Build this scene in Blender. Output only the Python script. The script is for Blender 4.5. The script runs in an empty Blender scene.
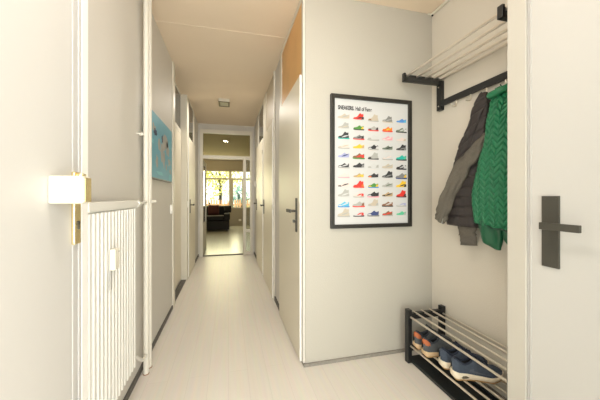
import bpy, bmesh, math, random
from mathutils import Vector, noise, Matrix
random.seed(7)
PI = math.pi
scn = bpy.context.scene
C = scn.collection

# ------------------------------------------------------------------ materials
def mat(name, col, rough=.5, metal=0., var=0., vscale=6., bump=0., bscale=80., spec=.5, sheen=0., coat=0.):
    m = bpy.data.materials.new(name); m.use_nodes = True
    nt = m.node_tree; b = nt.nodes['Principled BSDF']
    b.inputs['Base Color'].default_value = (*col, 1)
    b.inputs['Roughness'].default_value = rough
    b.inputs['Metallic'].default_value = metal
    b.inputs['Specular IOR Level'].default_value = spec
    if sheen: b.inputs['Sheen Weight'].default_value = sheen
    if coat: b.inputs['Coat Weight'].default_value = coat; b.inputs['Coat Roughness'].default_value = .15
    if var or bump:
        tc = nt.nodes.new('ShaderNodeTexCoord')
    if var:
        n = nt.nodes.new('ShaderNodeTexNoise'); n.inputs['Scale'].default_value = vscale; n.inputs['Detail'].default_value = 5
        nt.links.new(tc.outputs['Object'], n.inputs['Vector'])
        mx = nt.nodes.new('ShaderNodeMix'); mx.data_type = 'RGBA'
        mx.inputs['A'].default_value = (*[c*(1-var) for c in col], 1)
        mx.inputs['B'].default_value = (*[min(1, c*(1+var)) for c in col], 1)
        nt.links.new(n.outputs['Fac'], mx.inputs['Factor']); nt.links.new(mx.outputs['Result'], b.inputs['Base Color'])
    if bump:
        n = nt.nodes.new('ShaderNodeTexNoise'); n.inputs['Scale'].default_value = bscale; n.inputs['Detail'].default_value = 4
        nt.links.new(tc.outputs['Object'], n.inputs['Vector'])
        bp = nt.nodes.new('ShaderNodeBump'); bp.inputs['Strength'].default_value = bump; bp.inputs['Distance'].default_value = .004
        nt.links.new(n.outputs['Fac'], bp.inputs['Height']); nt.links.new(bp.outputs['Normal'], b.inputs['Normal'])
    return m

def floor_mat(name, col, seam, rough):
    m = bpy.data.materials.new(name); m.use_nodes = True
    nt = m.node_tree; b = nt.nodes['Principled BSDF']
    b.inputs['Roughness'].default_value = rough
    b.inputs['Specular IOR Level'].default_value = .3
    tc = nt.nodes.new('ShaderNodeTexCoord')
    mp = nt.nodes.new('ShaderNodeMapping'); mp.inputs['Rotation'].default_value = (0, 0, PI/2)
    nt.links.new(tc.outputs['Object'], mp.inputs['Vector'])
    br = nt.nodes.new('ShaderNodeTexBrick')
    br.inputs['Scale'].default_value = 1; br.inputs['Brick Width'].default_value = 1.3; br.inputs['Row Height'].default_value = .125
    br.inputs['Mortar Size'].default_value = .0012; br.inputs['Mortar Smooth'].default_value = .3; br.inputs['Bias'].default_value = 0
    br.inputs['Color1'].default_value = (*col, 1); br.inputs['Color2'].default_value = (*[c*.975 for c in col], 1)
    br.inputs['Mortar'].default_value = (*seam, 1)
    nt.links.new(mp.outputs['Vector'], br.inputs['Vector'])
    wn = nt.nodes.new('ShaderNodeTexNoise'); wn.inputs['Scale'].default_value = 3
    mp2 = nt.nodes.new('ShaderNodeMapping'); mp2.inputs['Scale'].default_value = (14, .8, 1)
    nt.links.new(tc.outputs['Object'], mp2.inputs['Vector']); nt.links.new(mp2.outputs['Vector'], wn.inputs['Vector'])
    mx = nt.nodes.new('ShaderNodeMix'); mx.data_type = 'RGBA'; mx.blend_type = 'MULTIPLY'; mx.inputs['Factor'].default_value = .12
    nt.links.new(br.outputs['Color'], mx.inputs['A']); nt.links.new(wn.outputs['Color'], mx.inputs['B'])
    nt.links.new(mx.outputs['Result'], b.inputs['Base Color'])
    bp = nt.nodes.new('ShaderNodeBump'); bp.inputs['Strength'].default_value = .15; bp.inputs['Distance'].default_value = .001; bp.invert = True
    nt.links.new(br.outputs['Fac'], bp.inputs['Height']); nt.links.new(bp.outputs['Normal'], b.inputs['Normal'])
    return m

def glass_mat(name, tint=(1, 1, 1), rough=0.0):
    m = bpy.data.materials.new(name); m.use_nodes = True
    nt = m.node_tree; nt.nodes.clear()
    o = nt.nodes.new('ShaderNodeOutputMaterial'); mx = nt.nodes.new('ShaderNodeMixShader')
    t = nt.nodes.new('ShaderNodeBsdfTransparent'); t.inputs['Color'].default_value = (*tint, 1)
    g = nt.nodes.new('ShaderNodeBsdfGlossy'); g.inputs['Roughness'].default_value = rough
    fr = nt.nodes.new('ShaderNodeFresnel'); fr.inputs['IOR'].default_value = 1.45
    nt.links.new(fr.outputs['Fac'], mx.inputs['Fac']); nt.links.new(t.outputs[0], mx.inputs[1]); nt.links.new(g.outputs[0], mx.inputs[2])
    nt.links.new(mx.outputs[0], o.inputs['Surface'])
    return m

WALL = mat('wall_paint_light', (.66, .62, .55), .6, var=.02, vscale=3, bump=.25, bscale=140)  # same beige paint as the poster wall, lightened to lift the alcove
WALLB = mat('wall_paint_beige', (.47, .445, .395), .65, var=.02, vscale=3, bump=.25, bscale=140)  # copy of the same wall paint, darkened where entrance light falls strongly
WALLG = mat('wall_paint_grey', (.64, .615, .57), .6, var=.02, vscale=3, bump=.3, bscale=140)
CEIL = mat('ceiling_paint', (.82, .69, .54), .85, bump=.2, bscale=60)
WHITE = mat('white_gloss_paint', (.71, .67, .58), .42, bump=.08, bscale=20)
BRIGHT = mat('bright_white_enamel', (.90, .89, .86), .3)  # white fittings; also light painted onto door edges and the closing strip
DOORP = mat('door_paint_cream', (.76, .71, .59), .45, bump=.05, bscale=30)
DOORG = mat('door_paint_grey', (.60, .59, .57), .5, var=.01)
DOORW = mat('door_paint_white', (.55, .54, .53), .5, bump=.05, bscale=30)
FLOOR = floor_mat('painted_floor_boards', (.78, .735, .68), (.68, .635, .575), .36)
FLOOR2 = floor_mat('living_floor_boards', (.46, .46, .42), (.35, .34, .31), .25)
BASE = mat('dark_skirting', (.10, .093, .085), .6, var=.3, vscale=30)
BASEG = mat('worn_grey_skirting', (.26, .24, .21), .7, var=.35, vscale=40)
BLACK = mat('black_lacquer', (.012, .013, .014), .35, bump=.05, bscale=200)
BLACKW = mat('black_stained_wood', (.02, .018, .015), .4, bump=.2, bscale=60)
IRON = mat('dark_iron', (.060, .056, .046), .5, metal=.1, bump=.1, bscale=300)
NICKEL = mat('satin_nickel', (.72, .68, .6), .28, metal=1.)
TUBE = mat('pale_steel_tube', (.74, .68, .59), .28, metal=.85)
BRASS = mat('pale_brass', (.80, .66, .36), .22, metal=.85)
BRASSL = mat('pale_anodised_metal', (.88, .85, .72), .28, metal=.3)  # knob's brass with its overexposed brightness put into the colour
RAD = mat('radiator_enamel', (.73, .72, .68), .38)
PLAST = mat('cream_plastic', (.82, .78, .68), .4)
RUST = mat('rust_stain', (.30, .14, .06), .8, var=.3, vscale=60)
GLOWPANE = mat('amber_frosted_pane', (.72, .40, .13), .35, var=.35, vscale=1.8)  # orange glow seen through the glass, put into an opaque pane's colour
DARKP = mat('dark_transom_pane', (.055, .052, .045), .12)  # darkness of the rooms behind the glass is put into the base colour
PANEL = mat('cream_transom_panel', (.58, .50, .38), .5)
GLASS = glass_mat('clear_glass', (.93, .95, .92))
TGLASS = glass_mat('transom_glass', (.62, .62, .55), .02)
PAPER = mat('poster_paper', (.60, .60, .61), .45)
INK = mat('poster_ink', (.04, .04, .045), .6)

# ------------------------------------------------------------------ mesh builder
class MB:
    def __init__(s): s.v = []; s.f = []; s.m = []
    def add(s, vs, fs, mi=0):
        o = len(s.v); s.v += [tuple(p) for p in vs]
        for f in fs: s.f.append([i+o for i in f]); s.m.append(mi)
        return s
    def box(s, x0, x1, y0, y1, z0, z1, mi=0):
        vs = [(x, y, z) for x in (x0, x1) for y in (y0, y1) for z in (z0, z1)]
        return s.add(vs, [(0, 1, 3, 2), (4, 6, 7, 5), (0, 4, 5, 1), (2, 3, 7, 6), (0, 2, 6, 4), (1, 5, 7, 3)], mi)
    def tube(s, pts, r, n=12, mi=0, cap=True):
        pts = [Vector(p) for p in pts]; rs = r if isinstance(r, (list, tuple)) else [r]*len(pts)
        vs = []; fs = []; up = None
        for i, p in enumerate(pts):
            a = pts[max(0, i-1)]; b = pts[min(len(pts)-1, i+1)]; t = (b-a).normalized()
            if up is None: up = Vector((0, 0, 1)) if abs(t.z) < .9 else Vector((0, 1, 0))
            u = t.cross(up).normalized(); w = u.cross(t).normalized(); up = w
            for k in range(n):
                an = 2*PI*k/n; vs.append(p + (u*math.cos(an) + w*math.sin(an))*rs[i])
        for i in range(len(pts)-1):
            for k in range(n):
                k2 = (k+1) % n
                fs.append((i*n+k, i*n+k2, (i+1)*n+k2, (i+1)*n+k))
        if cap: fs.append(tuple(range(n))[::-1]); fs.append(tuple((len(pts)-1)*n+k for k in range(n)))
        return s.add(vs, fs, mi)
    def grid(s, rows, closed=True, cap=True, mi=0):
        n = len(rows[0]); vs = [p for r in rows for p in r]; fs = []
        for i in range(len(rows)-1):
            for k in range(n if closed else n-1):
                k2 = (k+1) % n
                fs.append((i*n+k, i*n+k2, (i+1)*n+k2, (i+1)*n+k))
        if cap: fs.append(tuple(range(n))[::-1]); fs.append(tuple((len(rows)-1)*n+k for k in range(n)))
        return s.add(vs, fs, mi)
    def prism(s, poly, fn, d0, d1, mi=0):
        n = len(poly); vs = [fn(p, d0) for p in poly] + [fn(p, d1) for p in poly]
        fs = [tuple(range(n))[::-1], tuple(range(n, 2*n))] + [(k, (k+1) % n, n+(k+1) % n, n+k) for k in range(n)]
        return s.add(vs, fs, mi)
    def build(s, name, mats, parent=None, org=(0, 0, 0), bevel=0, smooth=False, angle=40, seg=2):
        me = bpy.data.meshes.new(name)
        ox, oy, oz = org
        me.from_pydata([(x-ox, y-oy, z-oz) for x, y, z in s.v], [], s.f)
        if not isinstance(mats, (list, tuple)): mats = [mats]
        for m in mats: me.materials.append(m)
        for p, mi in zip(me.polygons, s.m): p.material_index = mi
        bm = bmesh.new(); bm.from_mesh(me); bmesh.ops.recalc_face_normals(bm, faces=bm.faces); bm.to_mesh(me); bm.free()
        if smooth:
            me.shade_smooth(); me.set_sharp_from_angle(angle=math.radians(angle))
        o = bpy.data.objects.new(name, me); C.objects.link(o)
        if parent: o.parent = parent
        if bevel:
            b = o.modifiers.new('bevel', 'BEVEL'); b.width = bevel; b.segments = seg; b.limit_method = 'ANGLE'
        return o

def tag(o, label, cat, group=None, kind=None):
    o['label'] = label; o['category'] = cat
    if group: o['group'] = group
    if kind: o['kind'] = kind
    return o
def thing(name, label, cat, loc=(0, 0, 0), rz=0, group=None, kind=None):
    o = bpy.data.objects.new(name, None); C.objects.link(o); o.location = loc; o.rotation_euler = (0, 0, rz)
    o.empty_display_size = .05
    return tag(o, label, cat, group, kind)
def bx(name, m, x0, x1, y0, y1, z0, z1, parent=None, org=(0, 0, 0), bevel=0):
    return MB().box(x0, x1, y0, y1, z0, z1).build(name, m, parent, org, bevel)

def interp(tab, z):
    tab = sorted(tab)
    if z <= tab[0][0]: return tab[0][1]
    for (a, va), (b, vb) in zip(tab, tab[1:]):
        if z <= b:
            t = (z-a)/(b-a); t = t*t*(3-2*t)*.35 + t*.65
            return va + (vb-va)*t
    return tab[-1][1]

H = 2.6
XL, XR = -.575, .51          # corridor walls
S = 'structure'
# ------------------------------------------------------------------ shell
fl = MB().box(-.75, 1.7, -2.6, 5.86, -.08, 0, 0).box(-2.7, 1.9, 5.86, 11.4, -.08, 0, 1)
tag(fl.build('floor', [FLOOR, FLOOR2]), 'cream painted board floor running down the hallway to the living room', 'floor', kind=S)
ce = MB().box(-.75, 1.7, -2.6, 5.82, H, H+.1).box(-2.7, 1.9, 5.82, 11.6, H, H+.1)  # runs on past the entrance as an added unseen slab blocking sun
tag(ce.build('ceiling', [CEIL]), 'off-white plaster ceiling over the hallway with a faint cross seam', 'ceiling', kind=S)
sm = MB().tube([(XL, 2.50, H), (XR, 2.49, H)], .0025, 6)
tag(sm.build('trim_1', CEIL), 'thin raised plaster seam crossing the hallway ceiling', 'ceiling seam', kind=S)

w = MB().box(XL-.12, XL, .2, 3.20, 0, H).box(XL-.12, XL, 4.32, 5.82, 0, H, 0).box(XL-.12, XL-.085, 3.2, 4.32, 0, H, 0)
w.box(-.75, XL-.12, -1.0, 5.82, 0, H)
tag(w.build('wall_left', WALLG), 'grey rough-plastered left hallway wall behind the white radiator', 'wall', kind=S)
w = MB().box(XR+.005, .60, 1.96, 5.82, 0, H)
tag(w.build('wall_right', WALLG), 'grey right hallway wall holding the row of doors', 'wall', kind=S)
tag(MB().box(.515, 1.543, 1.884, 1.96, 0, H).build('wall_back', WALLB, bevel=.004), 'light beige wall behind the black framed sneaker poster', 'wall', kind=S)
tag(MB().box(1.543, 1.65, .98, 1.96, 0, H).build('wall_alcove', WALL), 'light beige alcove wall that carries the coat rack', 'wall', kind=S)
w = MB().box(1.21, 1.65, .90, .98, 0, H).box(1.25, 1.65, .2, .90, 0, H).box(1.2, 1.25, .2, .90, 2.12, H)
tag(w.build('wall_near', WALL), 'short beige wall between the alcove and the near right door', 'wall', kind=S)
w = MB().box(1.12, 1.65, 0.02, .20, 0, H).box(-.75, -.53, .02, .20, 0, H).box(-.53, 1.12, .02, .20, 2.15, H)
tag(w.build('wall_entry', WALL), 'entrance wall around the open front doorway', 'wall', kind=S)
L = (.81, .11, 0)
t = thing('window_3', 'tall glazed sidelight beside the open front doorway', 'window', L, kind=S)  # opening added out of view to brighten the left wall and alcove
MB().box(.47, .53, .08, .14, 0, 2.149).box(1.08, 1.119, .08, .14, 0, 2.149).box(.53, 1.08, .08, .14, 2.09, 2.149).box(.53, 1.08, .08, .14, 0, .10).build('window_frame', WHITE, t, L, .004)
bx('pane', GLASS, .53, 1.08, .107, .113, .10, 2.09, t, L)
# living room shell
w = MB().box(-2.7, XL-.12, 5.82, 5.90, 0, H).box(.60, 1.9, 5.82, 5.90, 0, H).box(XL-.12, -.54, 5.82, 5.90, 0, H).box(.475, .60, 5.82, 5.90, 0, H).box(-.54, .475, 5.82, 5.90, 2.49, H)
tag(w.build('wall_partition', WALLG), 'grey wall around the glazed partition at the corridor end', 'wall', kind=S)
tag(MB().box(-2.8, -2.7, 5.82, 11.5, 0, H).build('wall_living_left', WALL), 'pale left wall of the living room', 'wall', kind=S)
tag(MB().box(1.9, 2.0, 5.82, 11.5, 0, H).build('wall_living_right', WALL), 'pale right wall of the living room', 'wall', kind=S)
w = MB().box(-2.7, .115, 11.4, 11.52, 0, .70).box(.115, 1.9, 11.4, 11.52, 0, .70).box(-2.7, 1.9, 11.4, 11.52, 2.18, H).box(-2.7, -2.3, 11.4, 11.52, .7, 2.18).box(1.3, 1.9, 11.4, 11.52, .7, 2.18)
tag(w.build('wall_far', mat('far_wall_paint', (.38, .34, .28), .6)), 'beige parapet wall below and above the living room windows', 'wall', kind=S)

# skirtings
tag(MB().box(XL, XL+.012, .2, 3.19, 0, .035).build('baseboard_left', BASE), 'thin dark skirting along the left hallway wall', 'skirting', kind=S)
tag(MB().box(XL, XL+.012, 5.26, 5.82, 0, .045).build('baseboard_left_end', BASE), 'dark skirting on the left beside the corridor end frame', 'skirting', kind=S)
tag(MB().box(XR-.007, XR+.005, 2.815, 3.165, 0, .045).build('baseboard_right', BASE), 'dark skirting on the narrow grey column between two right doors', 'skirting', kind=S)
tag(MB().box(XR-.007, XR+.005, 5.26, 5.82, 0, .045).build('baseboard_right_end', BASE), 'dark skirting on the right beside the corridor end frame', 'skirting', kind=S)
b = MB().box(.503, 1.53, 1.872, 1.884, 0, .022).box(.503, .515, 1.884, 1.93, 0, .022)
tag(b.build('baseboard_back', BASEG), 'worn grey skirting below the poster wall', 'skirting', kind=S)
tag(MB().box(1.531, 1.543, .98, 1.884, 0, .022).build('baseboard_alcove', BASEG), 'grey skirting behind the shoe rack', 'skirting', kind=S)
tag(MB().box(1.525, 1.543, .98, 1.884, H-.018, H).box(1.50, 1.543, 1.872, 1.884, H-.012, H).build('trim_2', WHITE, bevel=.004), 'narrow white cornice strip where alcove wall meets the ceiling', 'cornice', kind=S)
tag(MB().tube([(1.531, 1.868, H-.02), (1.531, 1.862, H-.024)], .007, 10).build('cable_hole', BLACK), 'small dark cable end in the ceiling corner of the alcove', 'cable end')

# ------------------------------------------------------------------ handles
def lever_handle(parent, org, x, y, z, nx, ly, plate_h=.26, plate_w=.05, reach=.05, length=.12, zc=-.02, thumb=False):
    """plate on a wall of constant X facing nx; lever points along ly*Y"""
    def X(d): return x + nx*d
    pl = MB().box(min(x, X(.008)), max(x, X(.008)), y-plate_w/2, y+plate_w/2, z+zc-plate_h/2, z+zc+plate_h/2)
    p = pl.build('handle_plate', IRON, parent, org, bevel=.0015)
    for dz in (plate_h/2-.014, -plate_h/2+.014):
        MB().tube([(X(.008), y, z+zc+dz), (X(.0095), y, z+zc+dz)], .0035, 10).build('screw', IRON, p, (0, 0, 0) if False else org)
    a = MB().tube([(X(.008), y, z), (X(reach), y, z)], .009, 14)
    y0, y1 = sorted((y - ly*.012, y + ly*length))
    x0, x1 = sorted((X(reach-.006), X(reach+.007)))
    a.box(x0, x1, y0, y1, z-.012, z+.012)
    a.build('door_handle', IRON, parent, org, bevel=.002)
    if thumb:
        MB().tube([(X(.008), y, z-.075), (X(.022), y, z-.075)], .011, 14).box(min(X(.02), X(.032)), max(X(.02), X(.032)), y-.003, y+.003, z-.087, z-.063).build('thumb_turn', IRON, parent, org)
    return p

# ------------------------------------------------------------------ door_1: entry leaf, left foreground
L = (-.53, .27, 0)
d = thing('door_1', 'open pale grey front door leaf at the left edge with brass knob and lock plate', 'door', L, kind=S)
bx('leaf', DOORG, -.553, -.51, .27, 1.108, .008, 2.09, d, L, .002)
m = MB().box(-.553, -.508, 1.109, 1.135, .008, 2.09).box(-.553, -.511, 1.135, 1.147, .008, 2.09).box(-.553, -.507, 1.147, 1.163, .008, 2.09)
m.build('edge_profile', DOORW, d, L, .001)
bx('closing_strip', BRIGHT, -.56, -.506, 1.164, 1.212, .008, 2.09, d, L, .003)  # overexposed light on this strip is put into a whiter colour
m = MB().box(-.51, -.498, 1.1006, 1.1416, 1.016, 1.262)
pl = m.build('lock_plate', BRASS, d, L, .004, seg=3)
MB().tube([(-.498, 1.121, 1.242), (-.490, 1.121, 1.246), (-.486, 1.121, 1.258)], [.018, .017, .012], 16).build('neck', BRASS, pl, L, smooth=True)
k = MB().tube([(-.498, 1.121, 1.088), (-.4945, 1.121, 1.088)], .0075, 14).box(-.498, -.4945, 1.118, 1.124, 1.066, 1.085)
k.build('keyhole', IRON, pl, L)
m = MB().box(-.5095, -.42, .973, 1.023, 1.157, 1.24)
m.build('door_knob', BRASSL, d, L, .006, seg=3)
m = MB().box(-.4195, -.4165, .978, 1.018, 1.162, 1.235).box(-.498, -.472, 1.024, 1.121, 1.175, 1.225)
m.build('knob_cap', BRASS, d, L, .001)

# ------------------------------------------------------------------ door_2: near right door
L = (1.2, .55, 0)
d = thing('door_2', 'cream white near right door with square dark lever handle', 'door', L, kind=S)
bx('leaf', DOORW, 1.20, 1.24, .215, .884, .008, 2.07, d, L, .002)
m = MB().box(1.198, 1.235, .884, .890, .008, 2.07).box(1.203, 1.235, .890, .896, .008, 2.07).box(1.2, 1.25, .896, .9005, 0, 2.12)
m.build('leaf_bead', DOORW, d, L, .001)
m = MB().box(1.193, 1.209, .902, .982, 0, H-.001).box(1.195, 1.199, .215, .90, 2.075, 2.12)
m.build('door_frame', mat('frame_paint_stone', (.53, .505, .46), .5), d, L, .003)
pl = bx('handle_plate', IRON, 1.192, 1.20, .781, .841, .907, 1.18, d, L, .001)
for zz in (.918, 1.169):
    for yy in (.792, .83):
        MB().tube([(1.1905, yy, zz), (1.192, yy, zz)], .0035, 10).build('screw', IRON, pl, L)
m = MB().tube([(1.192, .797, 1.068), (1.15, .797, 1.068)], .010, 16).box(1.135, 1.148, .684, .811, 1.055, 1.081)
m.build('door_handle', IRON, d, L, .0015)

# ------------------------------------------------------------------ corridor doors
def near_face(x): return x
# door_3 : first right corridor door
L = (.51, 2.37, 0)
d = thing('door_3', 'first right corridor door below the amber pane, beside the poster wall', 'door', L, kind=S)
LEAFX = .488
bx('leaf', DOORP, LEAFX, .512, 1.935, 2.765, .012, 2.035, d, L, .002)
bx('leaf_edge', BRIGHT, LEAFX-.001, .512, 1.929, 1.9345, .012, 2.036, d, L)  # edge facing the camera painted brighter than its leaf, as if catching light
bx('jamb_cover', WALLG, .500, .5145, 1.887, 1.927, .023, H-.001, d, L, .002)
m = MB().box(.500, .5145, 2.705, 2.80, 2.036, H-.001).box(.5, .5145, 1.927, 2.705, H-.035, H-.001).box(.5125, .5145, 1.927, 2.80, 0, 2.036)
m.build('door_frame', WHITE, d, L, .002)
bx('transom_pane', GLOWPANE, .506, .512, 1.9275, 2.7045, 2.038, H-.036, d, L)
lever_handle(d, L, LEAFX, 2.02, 1.07, -1, 1, .25, .04, .05, .12, -.03, True)
# door_4
L = (.51, 3.62, 0)
d = thing('door_4', 'second right corridor door below a solid cream panel, yellow light reflected on it', 'door', L, kind=S)
bx('leaf', DOORP, LEAFX, .512, 3.215, 4.06, .012, 2.035, d, L, .002)
bx('leaf_edge', BRIGHT, LEAFX-.001, .512, 3.207, 3.2145, .012, 2.06, d, L)
m = MB().box(.498, .5145, 3.17, 3.22, 2.061, H-.001).box(.498, .5145, 3.84, 4.06, 2.036, H-.001).box(.5125, .5145, 3.17, 4.09, 0, 2.035).box(.496, .512, 3.172, 3.205, 0, 2.06)
m.build('door_frame', WHITE, d, L, .002)
bx('transom_panel', PANEL, .505, .512, 3.221, 3.839, 2.037, H-.002, d, L)
lever_handle(d, L, LEAFX, 3.99, 1.05, -1, -1, .2, .04, .05, .11, -.02)
for zz in (.29, 1.05, 1.83):
    MB().tube([(LEAFX-.005, 3.21, zz-.03), (LEAFX-.005, 3.21, zz+.03)], .007, 10).build('hinge', NICKEL, d, L)
# door_5
L = (.51, 4.6, 0)
d = thing('door_5', 'third right corridor door next to the glazed end partition', 'door', L, kind=S)
bx('leaf', DOORP, LEAFX, .512, 4.18, 5.12, .012, 2.035, d, L, .002)
bx('leaf_edge', BRIGHT, LEAFX-.001, .512, 4.172, 4.1795, .012, 2.036, d, L)
m = MB().box(.498, .5145, 4.10, 4.17, 0, H-.001).box(.498, .5145, 4.17, 5.2, H-.04, H-.001).box(.498, .5145, 4.86, 4.98, 2.036, H-.04).box(.5125, .5145, 4.17, 5.2, 0, 2.035)
m.build('door_frame', WHITE, d, L, .002)
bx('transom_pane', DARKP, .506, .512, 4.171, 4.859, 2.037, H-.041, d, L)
lever_handle(d, L, LEAFX, 5.05, 1.05, -1, -1, .2, .04, .05, .11, -.02)
for zz in (.29, 1.83):
    MB().tube([(LEAFX-.005, 4.175, zz-.03), (LEAFX-.005, 4.175, zz+.03)], .007, 10).build('hinge', NICKEL, d, L)

# door_6 : left recessed door
L = (-.575, 3.75, 0)
d = thing('door_6', 'recessed cream door on the left just past the blue map', 'door', L, kind=S)
bx('leaf', DOORP, -.66, -.64, 3.31, 4.205, .03, 2.03, d, L, .002)
m = MB().box(-.66, -.562, 3.205, 3.31, 0, H-.001).box(-.66, -.64, 3.31, 4.21, 2.035, 2.10).box(-.66, -.64, 3.31, 4.21, H-.03, H-.001)
m.box(-.66, -.562, 4.21, 4.318, 0, H-.001)
m.build('door_frame', WHITE, d, L, .003)
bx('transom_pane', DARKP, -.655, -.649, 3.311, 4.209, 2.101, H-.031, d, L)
bx('threshold', BASE, -.64, -.575, 3.311, 4.209, .001, .012, d, L)
# door_7
L = (-.575, 4.75, 0)
d = thing('door_7', 'flush cream door on the left nearest the corridor end', 'door', L, kind=S)
bx('leaf', DOORP, -.575, -.552, 4.335, 5.13, .012, 2.035, d, L, .002)
bx('leaf_edge', BRIGHT, -.575, -.551, 4.327, 4.3345, .012, 2.036, d, L)
m = MB().box(-.574, -.562, 4.3185, 4.41, 2.037, H-.001).box(-.574, -.562, 4.94, 5.15, 2.037, H-.001).box(-.574, -.562, 4.41, 4.94, H-.03, H-.001)
m.build('door_frame', WHITE, d, L, .002)
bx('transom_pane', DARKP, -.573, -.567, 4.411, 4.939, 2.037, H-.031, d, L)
lever_handle(d, L, -.552, 4.43, 1.05, 1, 1, .2, .04, .05, .11, -.02)

# switches
def switch(name, label, x, y, z, nx, w=.06, hgt=.09):
    L = (x, y, z)
    t = thing(name, label, 'switch', L)
    x0, x1 = sorted((x, x+nx*.016)); bx('back_box', BRIGHT, x0, x1, y-w/2, y+w/2, z-hgt/2, z+hgt/2, t, L, .003)
    x0, x1 = sorted((x+nx*.0165, x+nx*.022)); bx('rocker', BRIGHT, x0, x1, y-w/2+.01, y+w/2-.01, z-hgt/2+.015, z+hgt/2-.015, t, L, .002)
    return t
switch('light_switch', 'white wall switch below the blue map near the recessed door', XL, 3.13, 1.045, 1)
switch('light_switch', 'white switch on the frame between the two left corridor doors', -.562, 4.265, 1.06, 1, .05)
switch('wall_thermostat', 'small white thermostat on the right wall near the corridor end', XR+.005, 5.55, 1.42, -1, .07, .12)

# ------------------------------------------------------------------ end partition
L = (-.03, 5.82, 0)
d = thing('door_8', 'glazed partition at the corridor end with open doorway to the living room', 'door', L, kind=S)
Y0, Y1 = 5.79, 5.86
m = MB().box(-.54, -.484, Y0, Y1, 0, 2.489).box(.405+.02, .475, Y0, Y1, 0, 2.489).box(-.484, .425, Y0, Y1, 2.41, 2.489).box(-.484, .425, Y0, Y1, 1.914, 1.98)
m.box(.285, .345, Y0, Y1, 0, 1.914).box(.345, .425, Y0, Y1, .446, .508).box(.345, .425, Y0, Y1, 0, .06)
m.build('door_frame', WHITE, d, L, .004)
bx('transom_glass', TGLASS, -.484, .425, 5.822, 5.828, 1.98, 2.41, d, L)
bx('sidelight_glass', GLASS, .345, .425, 5.822, 5.828, .508, 1.914, d, L)
bx('sidelight_glass', GLASS, .345, .425, 5.822, 5.828, .06, .446, d, L)
bx('threshold', BASE, -.484, .285, Y0, Y1+.01, .0005, .012, d, L, .002)
lf = MB().box(-.52, -.484, 5.875, 5.96, .01, 1.905).box(-.52, -.484, 6.62, 6.70, .01, 1.905).box(-.52, -.484, 5.96, 6.62, 1.82, 1.905).box(-.52, -.484, 5.96, 6.62, .01, .62)
lo = lf.build('leaf', WALLG, d, L, .002)
bx('leaf_glass', GLASS, -.505, -.499, 5.96, 6.62, .62, 1.82, lo, L)

# ------------------------------------------------------------------ living room windows
def window(name, label, x0, x1, bars, z0=.70, z1=2.18, rail=True):
    L = ((x0+x1)/2, 11.46, z0)
    t = thing(name, label, 'window', L, kind=S)
    m = MB().box(x0, x0+.05, 11.42, 11.5, z0, z1).box(x1-.05, x1, 11.42, 11.5, z0, z1).box(x0+.05, x1-.05, 11.42, 11.5, z1-.04, z1).box(x0+.05, x1-.05, 11.42, 11.5, z0, z0+.03)
    m.box(x0+.05, x1-.05, 11.42, 11.5, 1.82, 1.885)
    for b in bars: m.box(b-.03, b+.03, 11.42, 11.5, z0+.03, 1.82)
    m.build('window_frame', WHITE, t, L, .004)
    bx('pane', GLASS, x0+.05, x1-.05, 11.458, 11.464, z0+.03, z1-.04, t, L)
    return t
window('window_1', 'wide living room window left of the balcony door', -2.3, .07, [-1.35])
window('window_2', 'narrow living room window at the right with upper light', .07, 1.3, [.15, .55])
t = thing('wall_socket', 'white wall socket on the parapet wall under the right window', 'socket', (.44, 11.39, .23))
bx('socket_plate', BRIGHT, .39, .49, 11.385, 11.4, .19, .27, t, (.44, 11.39, .23), .003)
MB().tube([(.44, 11.384, .23), (.44, 11.3855, .23)], .025, 16).build('socket_well', PLAST, t, (.44, 11.39, .23))

# ------------------------------------------------------------------ sofa
L = (-.75, 10.1, 0)
SOFA = mat('black_sofa_fabric', (.012, .012, .014), .85, bump=.3, bscale=200)
GRY = mat('grey_piping', (.32, .30, .28), .7)
t = thing('sofa', 'black fabric sofa with its back to the living room window', 'sofa', L)
bx('seat_base', SOFA, -1.6, .03, 9.7, 10.55, .06, .36, t, L, .02)
bx('backrest', SOFA, -1.6, .0, 10.35, 10.6, .365, .83, t, L, .05)
bx('armrest', SOFA, -.15, .05, 9.68, 10.34, .365, .60, t, L, .05)
bx('seat_cushion', SOFA, -.88, -.155, 9.68, 10.34, .385, .52, t, L, .04)
bx('seat_cushion', SOFA, -1.6, -.885, 9.68, 10.34, .385, .52, t, L, .04)
bx('piping', GRY, -1.6, -.155, 9.672, 9.682, .52, .54, t, L, .003)
for x in (-1.5, -.05):
    for y in (9.8, 10.45): bx('leg', BLACKW, x-.02, x+.02, y-.02, y+.02, 0, .06, t, L)
def cushion(label, x, y, z, w, h, m, rz=0, rx=-.25, g=None):
    rows = []; n = 28
    mb = MB(); top = []
    N = 12
    def P(i, j, sgn):
        u = -1+2*i/N; v = -1+2*j/N
        e = (1-u**4)*(1-v**4)
        k = 1-.06*(1-abs(u))*abs(v)**2
        return (u*w/2*(1-.07*v*v if abs(u) > .9 else 1), sgn*(.012+.07*e**.6)-0, h/2*(1+v)*1.0)
    vs = [P(i, j, s) for s in (-1, 1) for i in range(N+1) for j in range(N+1)]
    q = (N+1)*(N+1); fs = []
    for i in range(N):
        for j in range(N):
            a = i*(N+1)+j; fs.append((a, a+1, a+N+2, a+N+1)); fs.append((q+a, q+a+N+1, q+a+N+2, q+a+1))
    for i in range(N):
        for (a, b) in ((i*(N+1), (i+1)*(N+1)), (i*(N+1)+N, (i+1)*(N+1)+N), (i, i+1), (N*(N+1)+i, N*(N+1)+i+1)): fs.append((a, b, q+b, q+a))
    mb.add(vs, fs)
    o = mb.build('cushion', m, smooth=True, angle=60)
    o.location = (x, y, z); o.rotation_euler = (rx, 0, rz)
    return tag(o, label, 'cushion', g)
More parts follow.
